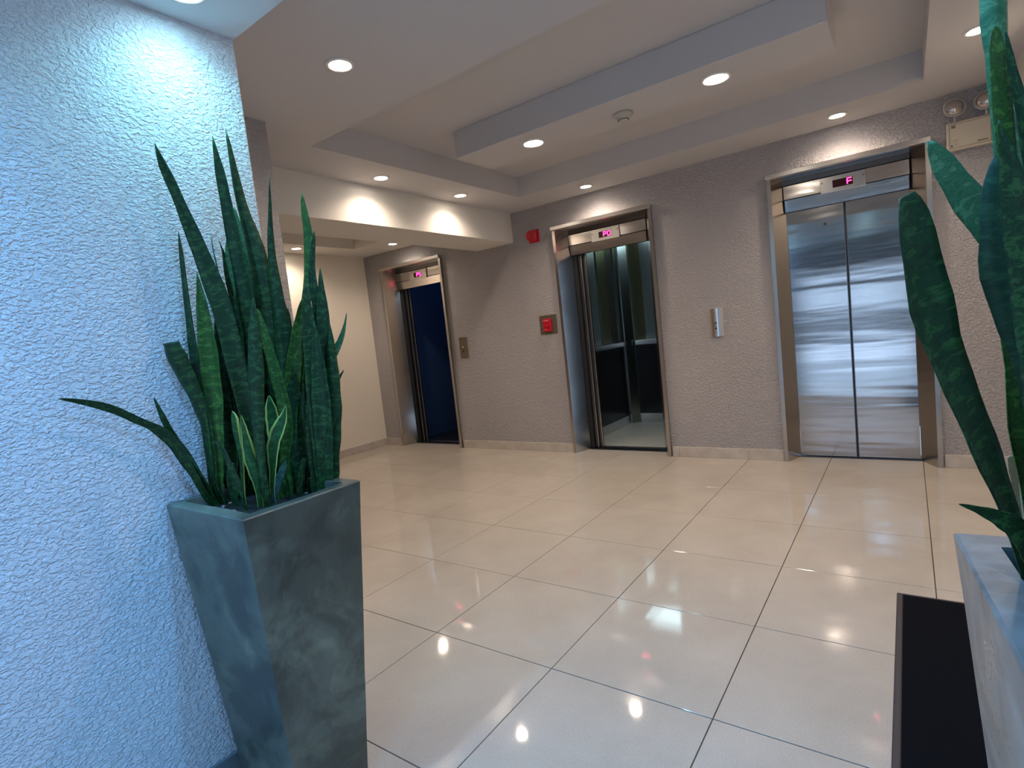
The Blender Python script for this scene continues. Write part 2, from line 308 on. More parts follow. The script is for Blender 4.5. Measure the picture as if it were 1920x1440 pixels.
# ---------------------------------------------------------------- elevators
SEG = {'F': 'afge', 'P': 'abefg', '0': 'abcdef', '5': 'acdfg', 'D': 'abcdef'}
def digit(ch, cx, cz, w, h, y, parent):
    bm = bmesh.new(); t = .0065; hw, hh = w/2, h/2
    pos = {'a': (0, hh, 1), 'g': (0, 0, 1), 'd': (0, -hh, 1), 'f': (-hw, hh/2, 0), 'b': (hw, hh/2, 0), 'e': (-hw, -hh/2, 0), 'c': (hw, -hh/2, 0)}
    for s in SEG[ch]:
        px, pz, hor = pos[s]; L = (w if hor else hh)/2-.001
        if hor: bxx(bm, cx+px-L, cx+px+L, y, y+.002, cz+pz-t/2, cz+pz+t/2)
        else: bxx(bm, cx+px-t/2, cx+px+t/2, y, y+.002, cz+pz-L, cz+pz+L)
    me('digit', bm, m_led, parent)
def elevator(x0, label, text, state):
    t = tag(empty('elevator', (x0+.52, YW, 0)), label, 'elevator', 'three steel elevators in the grey wall')
    W_ = 1.04; a, b = x0+.102, x0+W_-.128+.0; b = x0+.912
    yh = YD-.03
    for s, (xo, xi) in ((0, (x0+.004, a)), (1, (x0+W_-.004, b))):
        d = 1 if s == 0 else -1
        # folded sheet: narrow front lip, then a splayed reveal back to the door plane
        poly = [(xo, YW-.001), (xo, YW-.034), (xo+d*.03, YW-.034), (xi, YD), (xi, YD+.02), (xo+d*.036, YD+.02), (xo+d*.036, YW-.001)]
        prism('jamb', poly if s == 0 else poly[::-1], 0, 2.264, m_steel_jamb, t)
    box('head_cap', x0, x0+W_, YW-.062, YW-.0, 2.264, 2.300, m_steel_edge, t, .003)
    box('head_soffit', x0+.04, x0+W_-.04, YW-.0, YD+.02, 2.264, 2.274, m_steel_dark, t)
    # header: three strips split by dark grooves
    xprism('header_strip', [(yh-.004, 2.222), (yh+.004, 2.264), (yh+.03, 2.264), (yh+.03, 2.222)], a-.01, b+.01, m_steel, t)
    xprism('header_strip', [(yh, 2.112), (yh, 2.214), (yh+.03, 2.214), (yh+.03, 2.112)], a-.005, b+.005, m_steel, t)
    xprism('header_strip', [(yh+.005, 2.012), (yh-.001, 2.104), (yh+.03, 2.104), (yh+.03, 2.012)], a, b, m_steel, t)
    box('groove', a-.005, b+.005, yh+.012, yh+.032, 2.01, 2.264, m_black, t)
    cx = (a+b)/2+.0; 
    pn = box('indicator_panel', cx-.148, cx+.148, yh-.016, yh-.001, 2.096, 2.212, m_steel_edge, t, .002)
    dw = box('display_window', cx-.066, cx+.066, yh-.0175, yh-.0155, 2.124, 2.180, m_disp, pn)
    if len(text) == 1: digit(text, cx+.045, 2.152, .030, .042, yh-.0196, pn)
    else: digit(text[0], cx-.0, 2.152, .028, .040, yh-.0196, pn); digit(text[1], cx+.044, 2.152, .028, .040, yh-.0196, pn)
    for sx in (-.135, .135): lathe('screw', [(0, .0022), (.004, .002), (.005, 0)], m_steel_dark, pn, 12, Matrix.Translation((cx+sx, yh-.016, 2.172)) @ Matrix.Rotation(math.pi/2, 4, 'X'))
    box('sill', a, b, YD-.02, YD+.12, -.004, .006, m_steel_dark, t)
    if state == 'closed':
        mid = (a+b)/2
        for s, (p0, p1) in enumerate(((a+.001, mid-.004), (mid+.004, b-.001))):
            dr = box('door_panel', p0, p1, YD+.002, YD+.03, .012, 2.016, m_steel_door, t, .002)
            if s == 0: lathe('key_hole', [(0, .001), (.006, .001), (.009, .002), (.011, 0)], m_black, dr, 16, Matrix.Translation((mid-.135, YD+.002, 1.873)) @ Matrix.Rotation(math.pi/2, 4, 'X'))
        for e_ in (mid-.010, mid+.0045):
            box('door_edge', e_, e_+.0055, YD-.0015, YD+.003, .012, 2.016, m_steel_dark, t)
        box('gap', mid-.004, mid+.004, YD+.02, YD+.028, .012, 2.016, m_black, t)
    else:
        k = (a+.035, YD+.02), (a+.078, YD+.045), (a+.115, YD+.07)
        for i, (e1, yy) in enumerate(k):
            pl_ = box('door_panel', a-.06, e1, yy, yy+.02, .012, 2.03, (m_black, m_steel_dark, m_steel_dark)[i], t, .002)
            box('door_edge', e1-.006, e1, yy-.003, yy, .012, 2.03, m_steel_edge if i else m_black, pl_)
        # cab
        y0, y1, cx0, cx1 = YD+.13, 4.95, (a-.16), (b+.12)
        box('cab_floor', cx0, cx1, y0, y1, -.03, 0.0, m_cab_floor if state == 'open' else m_cab_shaded, t)
        box('cab_ceiling', cx0, cx1, y0, y1, 2.36, 2.40, m_steel_dark, t)
        box('cab_threshold', a, b, y0-.03, y0, -.02, .008, m_steel_edge, t)
        if state == 'open':
            cols = [m_cab, m_cab_shaded, m_cab, m_cab_olive_refl, m_cab_shaded, m_cab]
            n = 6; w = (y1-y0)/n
            for i in range(n):      # left wall panels, upper metal; lower ones coloured near black for the dim cab
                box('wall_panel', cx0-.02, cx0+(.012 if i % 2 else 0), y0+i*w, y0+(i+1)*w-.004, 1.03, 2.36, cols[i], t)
            box('lower_panel', cx0-.02, cx0+.004, y0, y1, .11, 1.03, m_cab_shaded, t)
            n = 6; w = (cx1-cx0-.1)/n; cols = [m_cab_olive_refl, m_cab, m_cab_olive_refl, m_cab, m_cab, m_cab_olive_refl]
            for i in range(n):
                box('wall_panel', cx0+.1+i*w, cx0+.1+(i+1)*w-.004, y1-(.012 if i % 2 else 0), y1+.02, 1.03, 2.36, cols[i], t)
            box('lower_panel', cx0+.1, cx1, y1-.004, y1+.02, .11, 1.03, m_cab_shaded, t)
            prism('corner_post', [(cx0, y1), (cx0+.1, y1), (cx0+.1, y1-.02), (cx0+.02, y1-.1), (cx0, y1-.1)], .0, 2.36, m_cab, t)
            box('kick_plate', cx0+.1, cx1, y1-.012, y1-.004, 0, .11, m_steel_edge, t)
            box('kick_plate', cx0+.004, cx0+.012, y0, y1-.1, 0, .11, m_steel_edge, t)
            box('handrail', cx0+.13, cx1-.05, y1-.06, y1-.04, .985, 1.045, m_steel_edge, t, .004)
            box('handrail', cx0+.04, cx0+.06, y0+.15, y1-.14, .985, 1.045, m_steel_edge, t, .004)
            box('side_wall', cx1, cx1+.02, y0, y1, 0, 2.36, m_cab_shaded, t)
            box('cab_lamp', cx0+.15, cx1-.12, y1-.55, y1-.25, 2.345, 2.358, m_cablamp, t)
            ld = bpy.data.lights.new('cab_light', 'AREA'); ld.energy = 1.6; ld.color = (.62, .9, 1); ld.size = .5; lo = bpy.data.objects.new('cab_light', ld); C.objects.link(lo)
            lo.parent = t; lo.location = Vector(((cx0+cx1)/2, y1-.5, 2.33))-t.location
        else:
            box('back_wall', cx0, cx1, y1, y1+.02, 0, 2.36, m_cab_blue_lit, t)
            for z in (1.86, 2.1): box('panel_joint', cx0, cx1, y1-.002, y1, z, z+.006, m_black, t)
            box('side_wall', cx0-.02, cx0, y0, y1, 0, 2.36, m_cab_blue_lit, t)
            box('side_wall', cx1, cx1+.02, y0, y1, 0, 2.36, m_cab_shaded, t)
            ld = bpy.data.lights.new('cab_night_light', 'AREA'); ld.energy = .30; ld.color = (.05, .25, 1); ld.size = .2; lo = bpy.data.objects.new('cab_night_light', ld); C.objects.link(lo)
            lo.parent = t; lo.location = Vector(((cx0+cx1)/2, y1-.10, 2.34))-t.location
    return t
elevator(EL[0], 'open elevator with a dark blue-lit cab, leftmost, beside the cream end wall', 'P5', 'dark')
elevator(EL[1], 'open elevator with a lit cab showing handrail and pale floor, middle of the three', 'P0', 'open')
elevator(EL[2], 'elevator with closed brushed steel doors, nearest the emergency light', 'F', 'closed')
# shaft backing behind the wall so that no sky is seen past the cabs
for e in EL: struct(box('wall_shaft', e-.2, e+1.24, 5.0, 5.05, -.05, 2.75, m_black))
# ---------------------------------------------------------------- fire alarm horn
t = tag(empty('fire_alarm_horn', (-1.935, YW, 2.26)), 'red fire alarm horn high on the grey wall left of the middle elevator', 'fire alarm')
box('backplate', -1.995, -1.872, YW-.012, YW, 2.195, 2.325, m_red, t, .003)
bm = bmesh.new(); bxx(bm, -1.982, -1.885, YW-.062, YW-.012, 2.208, 2.312, .012); me('housing', bm, m_red, t)
MX = Matrix.Translation((-1.943, YW-.062, 2.26)) @ Matrix.Rotation(math.pi/2, 4, 'X')
lathe('horn_ring', [(.05, 0), (.05, .010), (.044, .014), (.038, .006), (.02, .004), (0, .010)], m_red, t, 32, MX)
# fire alarm pull station
t = tag(empty('fire_alarm_pull_station', (-1.872, YW, 1.34)), 'small red fire alarm box on a bronze square plate, below the red horn', 'fire alarm')
box('wall_plate', -1.976, -1.768, YW-.006, YW, 1.245, 1.443, m_plate, t, .002)
bd = box('body', -1.921, -1.827, YW-.034, YW-.006, 1.273, 1.404, m_red, t, .004)
box('label_strip', -1.912, -1.846, YW-.0355, YW-.034, 1.380, 1.391, m_redlit, bd)
box('label_strip', -1.908, -1.872, YW-.0355, YW-.034, 1.290, 1.298, m_redlit, bd)
xprism('pull_handle', [(YW-.034, 1.345), (YW-.046, 1.338), (YW-.046, 1.322), (YW-.034, 1.318)], -1.898, -1.850, m_red, bd)
# call button plate
t = tag(empty('call_button_plate', (-.187, YW, 1.193)), 'curved steel elevator call plate with buttons, between the middle and closed elevators', 'button panel')
bm = bmesh.new(); n = 12; pts = [(-.06+.12*i/n, -.004-.020*math.sin(math.pi*i/n)) for i in range(n+1)]
lo_ = [bm.verts.new((-.187+x, YW+y, 1.073)) for x, y in pts]+[bm.verts.new((-.127, YW, 1.073)), bm.verts.new((-.247, YW, 1.073))]
hi_ = [bm.verts.new((-.187+x, YW+y, 1.313)) for x, y in pts]+[bm.verts.new((-.127, YW, 1.313)), bm.verts.new((-.247, YW, 1.313))]
bm.faces.new(lo_); bm.faces.new(hi_[::-1])
for i in range(len(lo_)): j = (i+1) % len(lo_); bm.faces.new([lo_[i], lo_[j], hi_[j], hi_[i]])
me('plate', bm, m_steel_edge, t)
def knob(nm, x, z, r, m, y=YW-.024, d=.006): lathe(nm, [(0, d), (r*.9, d), (r, d*.6), (r, 0)], m, t, 20, Matrix.Translation((x, y, z)) @ Matrix.Rotation(math.pi/2, 4, 'X'))
knob('call_button', -.187, 1.190, .012, m_steel_dark); knob('key_switch', -.187, 1.143, .010, m_steel_dark); knob('screw', -.187, 1.272, .004, m_steel_dark, d=.002); knob('screw', -.187, 1.112, .004, m_steel_dark, d=.002)
xprism('arrow_mark', [(YW-.0255, 1.160), (YW-.0255, 1.166), (YW-.023, 1.166), (YW-.023, 1.160)], -.196, -.178, m_steel_dark, t)
# bronze plate between left and middle lift
t = tag(empty('call_button_plate', (-3.057, YW, 1.197)), 'dull bronze call plate with a small lit button, beside the dark left elevator', 'button panel')
box('plate', -3.116, -2.998, YW-.008, YW, 1.074, 1.319, m_plate, t, .003)
knob('call_button', -3.062, 1.200, .010, m_cream, YW-.008); knob('key_switch', -3.062, 1.150, .008, m_black, YW-.008)
# ---------------------------------------------------------------- emergency light
t = tag(empty('emergency_light', (1.518, YW, 2.263)), 'cream twin-head emergency light mounted high, right of the closed elevator', 'emergency light')
ex0, ex1, ez0, ez1, ey = 1.400, 1.640, 2.170, 2.352, YW-.045
bd = box('housing', ex0, ex1, ey, YW, ez0, ez1, m_cream, t, .006)
bm = bmesh.new()
for q in ((ex0+.014, ex1-.014, ez0+.014, ez0+.017), (ex0+.014, ex1-.014, ez1-.017, ez1-.014), (ex0+.014, ex0+.017, ez0+.014, ez1-.014), (ex1-.017, ex1-.014, ez0+.014, ez1-.014)):
    bxx(bm, q[0], q[1], ey-.001, ey+.001, q[2], q[3])
me('face_groove', bm, m_plate, bd)
box('emblem', ex0+.026, ex0+.048, ey-.0014, ey+.001, ez1-.040, ez1-.022, m_plate, bd)
for i, w in enumerate((.03, .022, .026)): box('print_line', ex0+.034, ex0+.034+w, ey-.0014, ey+.001, ez0+.062-i*.014, ez0+.0645-i*.014, m_plate, bd)
box('print_line', ex1-.084, ex1-.03, ey-.0014, ey+.001, ez0+.026, ez0+.034, m_plate, bd)
lathe('test_button', [(0, .004), (.0045, .004), (.005, 0)], m_black, bd, 14, Matrix.Translation((ex0+.026, ey, ez0+.03)) @ Matrix.Rotation(math.pi/2, 4, 'X'))
for hx, tilt in ((1.446, .25), (1.605, -.15)):
    A = Matrix.Translation((hx, YW-.05, 2.442)) @ Matrix.Rotation(tilt, 4, 'Z') @ Matrix.Rotation(math.radians(78), 4, 'X')
    hd = lathe('lamp_head', [(.02, -.045), (.045, -.035), (.061, -.005), (.064, .004), (.056, .008), (.052, .004)], m_white_pl, t, 28, A)
    lathe('lens', [(.053, .005), (.045, .018), (.025, .029), (0, .033)], m_glass_lens, hd, 28, A)
    lathe('swivel', [(.012, 0), (.007, .012), (.007, .05)], m_white_pl, hd, 14, Matrix.Translation((hx, YW-.04, 2.350)))
# ---------------------------------------------------------------- door mat
t = tag(empty('door_mat', (1.37, .32, 0)), 'black entrance mat with a rubber border, on the tiles in front of the right planter', 'mat')
bm = bmesh.new(); x0, x1, y0, y1 = 1.065, 1.670, -.46, 1.100; r = .022
V4 = lambda i, z: [bm.verts.new(p) for p in ((x0+i, y0+i, z), (x1-i, y0+i, z), (x1-i, y1-i, z), (x0+i, y1-i, z))]
R_ = [V4(0, .0005), V4(.004, .005), V4(r-.004, .007), V4(r, .005)]
for A, B in zip(R_, R_[1:]):
    for i in range(4): bm.faces.new([A[i], A[(i+1) % 4], B[(i+1) % 4], B[i]])
me('rubber_border', bm, m_rubber, t)
box('pile', x0+r, x1-r, y0+r, y1-r, .0005, .0085, m_pile, t)
# ---------------------------------------------------------------- planters
def spline(P, n):
    out = []; m = len(P)
    for k in range(n+1):
        u = k/n*(m-1); i = min(int(u), m-2); f_ = u-i
        p0, p1, p2, p3 = (Vector(P[max(i-1, 0)]), Vector(P[i]), Vector(P[i+1]), Vector(P[min(i+2, m-1)]))
        out.append(.5*((2*p1)+(p2-p0)*f_+(2*p0-5*p1+4*p2-p3)*f_*f_+(3*p1-p0-3*p2+p3)*f_**3))
    return out
def leaf(parent, kind, twist, pts, idx):
    rnd = random.Random(idx*7+3)
    pos = [Vector(p[:3]) for p in pts]; n = 22
    cen = spline(pos, n); ws = []
    m = len(pts)
    for k in range(n+1):
        u = k/n*(m-1); i = min(int(u), m-2); ws.append(max(.0008, pts[i][3]*(1-(u-i))+pts[i+1][3]*(u-i)))
    ws = [ws[0]]+[(ws[i-1]+2*ws[i]+ws[i+1])/4 for i in range(1, n)]+[ws[n]]
    look = Vector((-math.sin(YAW), -math.cos(YAW), 0)); tw = math.radians(twist)
    cup = rnd.uniform(.14, .30)*(1 if rnd.random() < .8 else -1); bm = bmesh.new(); uv = bm.loops.layers.uv.new('UVMap'); rings = []; NS = 6
    length = 0; v_ = [0]
    for k in range(1, n+1): length += (cen[k]-cen[k-1]).length; v_.append(length)
    for k in range(n+1):
        tg = (cen[min(k+1, n)]-cen[max(k-1, 0)]).normalized(); tk = tw*(1+.5*math.sin(k/n*3+idx))
        side = tg.cross(look)
        if side.length < .1: side = Vector((1, 0, 0))
        side.normalize(); nrm = side.cross(tg).normalized()
        if nrm.dot(look) < 0: nrm = -nrm
        sd = side*math.cos(tk)+nrm*math.sin(tk); nm = nrm*math.cos(tk)-side*math.sin(tk)
        w = ws[k]/max(.7, math.cos(tk)); th = min(.0028, w*.12)
        wob = 1+.05*math.sin(k*1.7+idx)
        fr = []; bk = []
        for s in range(NS+1):
            a = s/NS*2-1; cc = cup*w*(a*a-.5)+.02*w*math.sin(k*.9+idx)*a
            p = cen[k]+sd*(a*w*.5*wob)+nm*cc; e = th*(1-.75*a*a)
            fr.append(p+nm*e); bk.append(p-nm*e)
        rings.append([(bm.verts.new(p), s/NS) for s, p in enumerate(fr)]+[(bm.verts.new(p), 1-s/NS) for s, p in enumerate(bk[::-1])])
    def face(q):
        fc = bm.faces.new([a[0][0] for a in q]); fc.smooth = True
        for lp, a in zip(fc.loops, q): lp[uv].uv = (a[0][1], a[1])
    N2 = len(rings[0])
    for k in range(n):
        for s in range(N2):
            j = (s+1) % N2; face([(rings[k][s], v_[k]), (rings[k][j], v_[k]), (rings[k+1][j], v_[k+1]), (rings[k+1][s], v_[k+1])])
    face([(a, v_[n]) for a in rings[n]]); face([(a, 0) for a in rings[0][::-1]])
    o = me('leaf', bm, LM[kind], parent, False)
    for p in o.data.polygons: p.use_smooth = True
    return o
def planter(loc, rot, sx, sy, m, label, leaves, rim=.036):
    # loc: centre on the floor; outer rim sx by sy at .90, tapering to the foot; the plant is built in world space
    t = tag(empty('potted_snake_plant', (loc[0], loc[1], 0)), label, 'potted plant')
    Rm = Matrix.Translation((loc[0], loc[1], 0)) @ Matrix.Rotation(rot, 4, 'Z')
    H, d = .90, .066
    bm = bmesh.new(); rnd = random.Random(5)
    def ring(hx, hy, z, n=5, jit=0):
        P = []
        c = [(-hx, -hy), (hx, -hy), (hx, hy), (-hx, hy)]
        for i in range(4):
            a, b = c[i], c[(i+1) % 4]
            for k in range(n): P.append((a[0]+(b[0]-a[0])*k/n+rnd.uniform(-jit, jit), a[1]+(b[1]-a[1])*k/n+rnd.uniform(-jit, jit), z+rnd.uniform(-jit, jit)))
        return [bm.verts.new(p) for p in P]
    hx, hy = sx/2, sy/2; Rg = []
    for k in range(9):
        u = k/8; Rg.append(ring(hx-d*(1-u), hy-d*(1-u), H*u if k < 8 else H-.004, jit=.0009 if 0 < k < 8 else 0.0005))
    Rg.append(ring(hx-.004, hy-.004, H, jit=.0007)); Rg.append(ring(hx-rim, hy-rim, H, jit=.0014)); Rg.append(ring(hx-rim-.003, hy-rim-.003, H-.09))
    for A, B in zip(Rg, Rg[1:]):
        for i in range(len(A)): bm.faces.new([A[i], A[(i+1) % len(A)], B[(i+1) % len(B)], B[i]])
    bm.faces.new(Rg[0][::-1])
    bmesh.ops.transform(bm, matrix=Rm, verts=bm.verts); me('planter', bm, m, t)
    bm = bmesh.new(); n = 14; g = [[bm.verts.new((-(hx-rim-.001)+2*(hx-rim-.001)*i/n, -(hy-rim-.001)+2*(hy-rim-.001)*j/n, .855+rnd.uniform(0, .012))) for j in range(n+1)] for i in range(n+1)]
    for i in range(n):
        for j in range(n): bm.faces.new([g[i][j], g[i+1][j], g[i+1][j+1], g[i][j+1]])
    bmesh.ops.transform(bm, matrix=Rm, verts=bm.verts); so = me('soil', bm, m_soil, t, True)
    for k in range(9):
        px, py = rnd.uniform(-hx+.06, hx-.06), rnd.uniform(-hy+.05, -hy+.11) if k < 6 else rnd.uniform(-hy+.05, hy-.06); s = rnd.uniform(.005, .010)
        bm = bmesh.new(); bmesh.ops.create_icosphere(bm, subdivisions=1, radius=s)
        for q in bm.verts: q.co *= rnd.uniform(.75, 1.2); q.co.z *= .6
        bmesh.ops.transform(bm, matrix=Rm @ Matrix.Translation((px, py, .868)), verts=bm.verts); me('pebble', bm, m_pebble, so)
    for i, (k, tw, pts) in enumerate(leaves): leaf(t, k, tw, pts, i)
    return t
LEFT_LEAVES = [
 ('z',-15,[(-0.4724,-0.7635,0.84,0.0201),(-0.4712,-0.7626,0.8821,0.0237),(-0.4673,-0.7653,0.9534,0.0287),(-0.4656,-0.7698,1.0846,0.0387),(-0.4659,-0.7756,1.2135,0.0486),(-0.4694,-0.7838,1.3405,0.0518),(-0.4748,-0.7933,1.449,0.0517),(-0.4876,-0.8083,1.5485,0.0466),(-0.5011,-0.8237,1.6385,0.0398),(-0.5126,-0.8378,1.715,0.0281),(-0.5239,-0.8516,1.7904,0.0272),(-0.5359,-0.8661,1.8572,0.0214),(-0.5408,-0.8752,1.9129,0.0016)]),
 ('z',12,[(-0.4738,-0.7365,0.84,0.0204),(-0.4829,-0.7431,0.8753,0.024),(-0.4727,-0.7357,0.9896,0.0291),(-0.464,-0.7293,1.1203,0.0394),(-0.4575,-0.7246,1.2494,0.0497),(-0.4547,-0.7226,1.3689,0.0531),(-0.4561,-0.7236,1.4875,0.0549),(-0.4621,-0.728,1.6052,0.048),(-0.4671,-0.7316,1.7131,0.0411),(-0.4717,-0.7349,1.8116,0.0326),(-0.4756,-0.7378,1.8769,0.0223),(-0.4796,-0.7407,1.9457,0.0017)]),
 ('z',-12,[(-0.4752,-0.7087,0.84,0.0207),(-0.5112,-0.735,0.8706,0.0243),(-0.4917,-0.7208,0.9852,0.033),(-0.4689,-0.7042,1.1158,0.0452),(-0.4478,-0.6888,1.2448,0.0574),(-0.4346,-0.6791,1.3559,0.0626),(-0.4304,-0.6761,1.467,0.0626),(-0.435,-0.6795,1.561,0.0574),(-0.4434,-0.6855,1.6463,0.0452),(-0.4557,-0.6945,1.7314,0.0313),(-0.4618,-0.699,1.8149,0.0226),(-0.4652,-0.7015,1.8973,0.0174),(-0.4685,-0.7039,1.9693,0.0017)]),
 ('z',10,[(-0.434,-0.6976,0.84,0.0205),(-0.448,-0.7078,0.8855,0.0241),(-0.4276,-0.6929,1.0165,0.0396),(-0.4098,-0.68,1.1374,0.0517),(-0.3971,-0.6707,1.2574,0.0568),(-0.391,-0.6662,1.3683,0.0517),(-0.3914,-0.6665,1.4703,0.0396),(-0.3907,-0.666,1.5628,0.0276),(-0.3857,-0.6623,1.6454,0.0189),(-0.3766,-0.6557,1.7269,0.0121),(-0.3679,-0.6493,1.8117,0.0017)]),
 ('b',20,[(-0.4148,-0.675,0.84,0.0191),(-0.4106,-0.6719,0.8688,0.0225),(-0.4042,-0.6673,0.9488,0.0311),(-0.3952,-0.6607,1.0634,0.0432),(-0.3845,-0.6529,1.1676,0.0553),(-0.3671,-0.6401,1.2697,0.0502),(-0.3446,-0.6237,1.3616,0.0381),(-0.3277,-0.6114,1.4362,0.0277),(-0.3132,-0.6008,1.5021,0.0329),(-0.3026,-0.5931,1.5765,0.0363),(-0.2985,-0.5901,1.6429,0.0329),(-0.3011,-0.592,1.7096,0.0225),(-0.3017,-0.5925,1.7633,0.0017)]),
 ('z',-10,[(-0.3675,-0.675,0.84,0.0174),(-0.3314,-0.6487,0.8946,0.0204),(-0.3143,-0.6361,1.0155,0.0255),(-0.3003,-0.626,1.1267,0.0272),(-0.2889,-0.6176,1.2283,0.0255),(-0.2805,-0.6115,1.3209,0.0255),(-0.2781,-0.6098,1.3965,0.0272),(-0.2807,-0.6117,1.4639,0.0255),(-0.2786,-0.6101,1.5301,0.0187),(-0.2669,-0.6016,1.6028,0.0119),(-0.2608,-0.5971,1.639,0.0017)]),
 ('z',20,[(-0.54,-0.841,0.84,0.0183),(-0.552,-0.8615,0.9052,0.0216),(-0.552,-0.8562,0.9986,0.0266),(-0.552,-0.8542,1.0922,0.0316),(-0.552,-0.8537,1.1853,0.0366),(-0.552,-0.8544,1.286,0.0349),(-0.552,-0.8524,1.3771,0.03),(-0.552,-0.8504,1.4676,0.025),(-0.55,-0.8483,1.5489,0.02),(-0.5478,-0.8467,1.6214,0.015),(-0.5476,-0.8465,1.6736,0.0017)]),
 ('b',-8,[(-0.54,-0.8437,0.84,0.0241),(-0.552,-0.8532,0.8941,0.0283),(-0.5459,-0.848,0.9364,0.0333),(-0.5363,-0.8409,1.0127,0.0366),(-0.5305,-0.8367,1.0804,0.0433),(-0.5263,-0.8337,1.1563,0.0533),(-0.5225,-0.8309,1.24,0.0583),(-0.5187,-0.8281,1.3229,0.055),(-0.5169,-0.8268,1.4054,0.0416),(-0.5164,-0.8264,1.4873,0.0217),(-0.5173,-0.8271,1.5525,0.0017)]),
 ('z',18,[(-0.54,-0.8225,0.84,0.0212),(-0.552,-0.857,0.9126,0.0249),(-0.552,-0.854,0.9809,0.0316),(-0.552,-0.8526,1.0492,0.0383),(-0.552,-0.8559,1.1181,0.0466),(-0.552,-0.8683,1.1792,0.0545),(-0.552,-0.885,1.2399,0.059),(-0.552,-0.9003,1.2909,0.0618),(-0.552,-0.9113,1.3325,0.0614),(-0.552,-0.9151,1.3569,0.0484)]),
 ('z',10,[(-0.54,-0.8497,0.84,0.0238),(-0.552,-0.8719,0.8911,0.028),(-0.552,-0.8923,0.9485,0.0375),(-0.552,-0.9136,1.0005,0.0452),(-0.552,-0.9387,1.0621,0.0446),(-0.552,-0.969,1.106,0.0361),(-0.552,-0.9969,1.1332,0.0263),(-0.552,-1.0281,1.1549,0.0228),(-0.552,-1.0636,1.1836,0.0253),(-0.552,-1.1071,1.209,0.0218),(-0.552,-1.1579,1.2289,0.0127),(-0.552,-1.1867,1.2378,0.0014)]),
 ('z',-20,[(-0.54,-0.8468,0.84,0.0167),(-0.552,-0.882,0.8943,0.0197),(-0.552,-0.9015,0.9511,0.0211),(-0.552,-0.9198,1.0105,0.0225),(-0.552,-0.9377,1.0684,0.0207),(-0.552,-0.9558,1.1211,0.0174),(-0.552,-0.9684,1.1676,0.0126),(-0.552,-0.9786,1.2089,0.0016)]),
 ('z',12,[(-0.54,-0.7316,0.84,0.0209),(-0.5465,-0.7364,0.8957,0.0246),(-0.5341,-0.7273,1.0395,0.0369),(-0.5304,-0.7246,1.1467,0.044),(-0.5327,-0.7263,1.2447,0.0457),(-0.5384,-0.7305,1.3423,0.0404),(-0.5462,-0.7362,1.4218,0.0316),(-0.5516,-0.7401,1.4917,0.0193),(-0.552,-0.7455,1.539,0.0088),(-0.552,-0.7481,1.5773,0.0044),(-0.552,-0.7522,1.628,0.0035),(-0.552,-0.7514,1.677,0.0009)]),
 ('z',-18,[(-0.54,-0.693,0.84,0.0211),(-0.552,-0.7195,0.8812,0.0249),(-0.552,-0.7078,1.0165,0.0357),(-0.5516,-0.7014,1.1431,0.0448),(-0.5493,-0.6997,1.2693,0.0465),(-0.5491,-0.6996,1.3765,0.043),(-0.5505,-0.7006,1.4475,0.0394),(-0.552,-0.7064,1.5092,0.0357),(-0.552,-0.7178,1.5785,0.0195),(-0.552,-0.7225,1.6213,0.0053),(-0.552,-0.7313,1.6592,0.0009)]),
 ('m',10,[(-0.54,-0.7093,0.84,0.0194),(-0.552,-0.7393,0.887,0.0229),(-0.552,-0.7218,1.0288,0.0337),(-0.5383,-0.7081,1.207,0.0409),(-0.5314,-0.7031,1.3397,0.0409),(-0.5289,-0.7012,1.4362,0.0391),(-0.5313,-0.703,1.515,0.0355),(-0.5378,-0.7077,1.5766,0.032),(-0.5406,-0.7097,1.6286,0.0231),(-0.5381,-0.7079,1.6711,0.0018)]),
 ('m',-14,[(-0.54,-0.675,0.84,0.0197),(-0.552,-0.7076,0.8778,0.0232),(-0.552,-0.6851,1.0206,0.0325),(-0.5349,-0.6713,1.2019,0.0397),(-0.5275,-0.6659,1.3546,0.0397),(-0.5254,-0.6643,1.4614,0.0361),(-0.5265,-0.6652,1.5412,0.0343),(-0.5283,-0.6665,1.6029,0.0361),(-0.5319,-0.6691,1.6558,0.0343),(-0.5372,-0.673,1.7172,0.0235),(-0.5387,-0.6741,1.7623,0.0018)]),
 ('z',6,[(-0.3606,-0.808,0.84,0.0189),(-0.3617,-0.8088,0.8881,0.0222),(-0.3612,-0.8085,0.9624,0.0254),(-0.3589,-0.8068,1.0359,0.0301),(-0.3547,-0.8037,1.1086,0.0365),(-0.3479,-0.7987,1.1803,0.0444),(-0.3419,-0.7943,1.2515,0.0476),(-0.334,-0.7886,1.3377,0.0397),(-0.3268,-0.7833,1.4075,0.0238),(-0.3231,-0.7806,1.4538,0.0016)]),
 ('b',-22,[(-0.393,-0.741,0.84,0.0184),(-0.3904,-0.7391,0.8988,0.0216),(-0.3704,-0.7245,0.9995,0.0299),(-0.3575,-0.7151,1.0746,0.0366),(-0.356,-0.714,1.1337,0.0366),(-0.3611,-0.7177,1.1934,0.0349),(-0.3679,-0.7227,1.2613,0.0299),(-0.3753,-0.7281,1.3287,0.0249),(-0.381,-0.7322,1.3872,0.0183),(-0.386,-0.7359,1.429,0.0017)]),
 ('z',14,[(-0.4245,-0.675,0.84,0.0192),(-0.429,-0.6782,0.8783,0.0226),(-0.4139,-0.6672,1.02,0.0399),(-0.4017,-0.6583,1.1248,0.0503),(-0.3941,-0.6528,1.2204,0.0486),(-0.3893,-0.6493,1.3154,0.0347),(-0.3859,-0.6468,1.3926,0.0208),(-0.3849,-0.6461,1.4481,0.0017)]),
